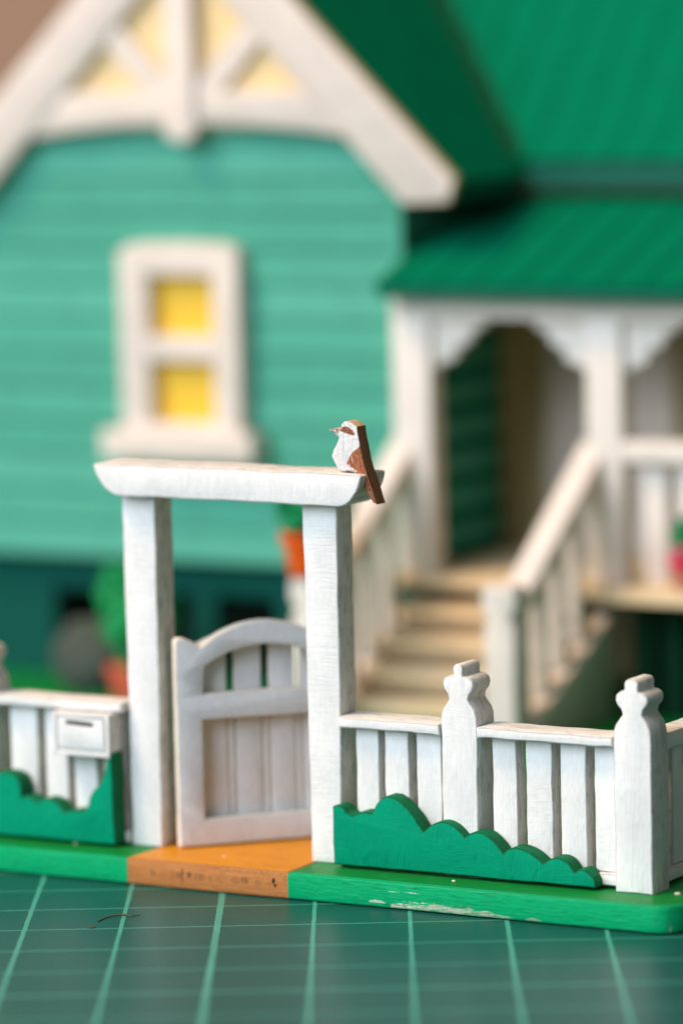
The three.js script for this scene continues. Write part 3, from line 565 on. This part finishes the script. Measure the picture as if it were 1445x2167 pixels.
{
  const leaf = flat(0.004, 0.24, 0.085, 0.6), leafDim = flat(0.004, 0.27, 0.08, 0.6);
  let t = thing('flower_pot', 'orange flower pot with a green plant on the left stair newel', 'flower pot', [-4.2, 2.325, -7.8]);
  obj('pot', potGeo(-4.2, 2.325, -7.8, 0.26, 0.36, 0.56), flat(0.78, 0.10, 0.008, 0.5), t);
  leafBall(-4.12, 3.22, -7.8, 0.42, 0.34, 0.4, 46, leaf, t);
  t = thing('flower_pot', 'coral flower pot with a tall leafy plant behind the left fence', 'flower pot', [-7.8, 0.3, -9.1]);
  obj('pot', potGeo(-7.72, 0.3, -9.1, 0.26, 0.36, 0.48), flat(0.72, 0.13, 0.075, 0.5), t);
  obj('stem', new THREE.CylinderGeometry(0.06, 0.08, 0.9, 10).translate(-7.8, 1.0, -9.1), flat(0.14, 0.06, 0.02, 0.8), t);
  leafBall(-7.72, 1.5, -9.1, 0.52, 0.60, 0.5, 60, leafDim, t);
  t = thing('flower_pot', 'pink flowers in a small pot on the porch by the balusters', 'flower pot', [0.02, 2.05, -9.92]);
  obj('pot', potGeo(0.02, 2.05, -9.92, 0.12, 0.17, 0.22), flat(0.55, 0.25, 0.16, 0.6), t);
  leafBall(0.04, 2.80, -9.90, 0.17, 0.20, 0.14, 30, leaf, t);
  leafBall(0.03, 2.42, -9.86, 0.18, 0.16, 0.14, 26, flat(0.74, 0.055, 0.13, 0.6), t, 'blossom');
  t = thing('stone', 'rounded grey stone on the lawn by the dollhouse wall', 'stone', [-8.75, 0.3, -9.7]);
  const g = mergeVertices(new THREE.IcosahedronGeometry(1, 5).deleteAttribute('uv').deleteAttribute('normal')), p = g.attributes.position;
  for (let i = 0; i < p.count; i++) { const x = p.getX(i), y = p.getY(i), z = p.getZ(i), k = 1 + 0.16 * (vnoise(x * 2 + 9, y * 2 + z * 1.4, 61) - 0.5); p.setXYZ(i, x * k * 0.60, Math.max(-0.42, y * k * 0.58), z * k * 0.42); }
  g.computeVertexNormals(); g.setAttribute('uv', new THREE.Float32BufferAttribute(new Float32Array(p.count * 2), 2));
  obj('stone', g.translate(-8.75, 0.72, -9.7), paint(flecked([0.065, 0.08, 0.068], [0.04, 0.09, 0.08], 0.6, 256), 0.9), t);
}
// ---------------------------------------------------------------- small things: fibre on the mat, fluff at the base
{
  const tube = (pts, r) => new THREE.TubeGeometry(new THREE.CatmullRomCurve3(pts.map(q => new THREE.Vector3(...q))), 40, r, 6);
  const put = (name, label, cat, x, z) => { const t = thing(name, label, cat, [0, 0, 0]); t.position.set(x * S, 0, z * S); t.rotation.y = 0; bases.set(t, [0, 0, 0]); return t; };
  let t = put('fibre', 'curved brown fibre lying across a mat line near the orange path', 'fibre', -2.48, -43.82);
  obj('strand', [tube([[-0.16, 0.008, 0.14], [-0.09, 0.008, -0.02], [0, 0.01, -0.12], [0.10, 0.014, -0.13], [0.19, 0.008, -0.06]], 0.0065), tube([[0.08, 0.006, -0.16], [0.17, 0.010, -0.09], [0.27, 0.008, -0.13]], 0.0045)], flat(0.11, 0.06, 0.03, 0.8), t);
  t = put('wood_shaving', 'tiny brown shaving on the mat beside the brown fibre', 'shaving', -2.69, -43.40);
  obj('shaving', new THREE.SphereGeometry(1, 10, 6).scale(0.045, 0.006, 0.03).translate(0, 0.006, 0), flat(0.13, 0.06, 0.035, 0.8), t);
}

scene.traverse(o => { if (o.isMesh) { o.castShadow = true; o.receiveShadow = true; } });
scene.updateMatrixWorld(true);
renderer.render(scene, camera);
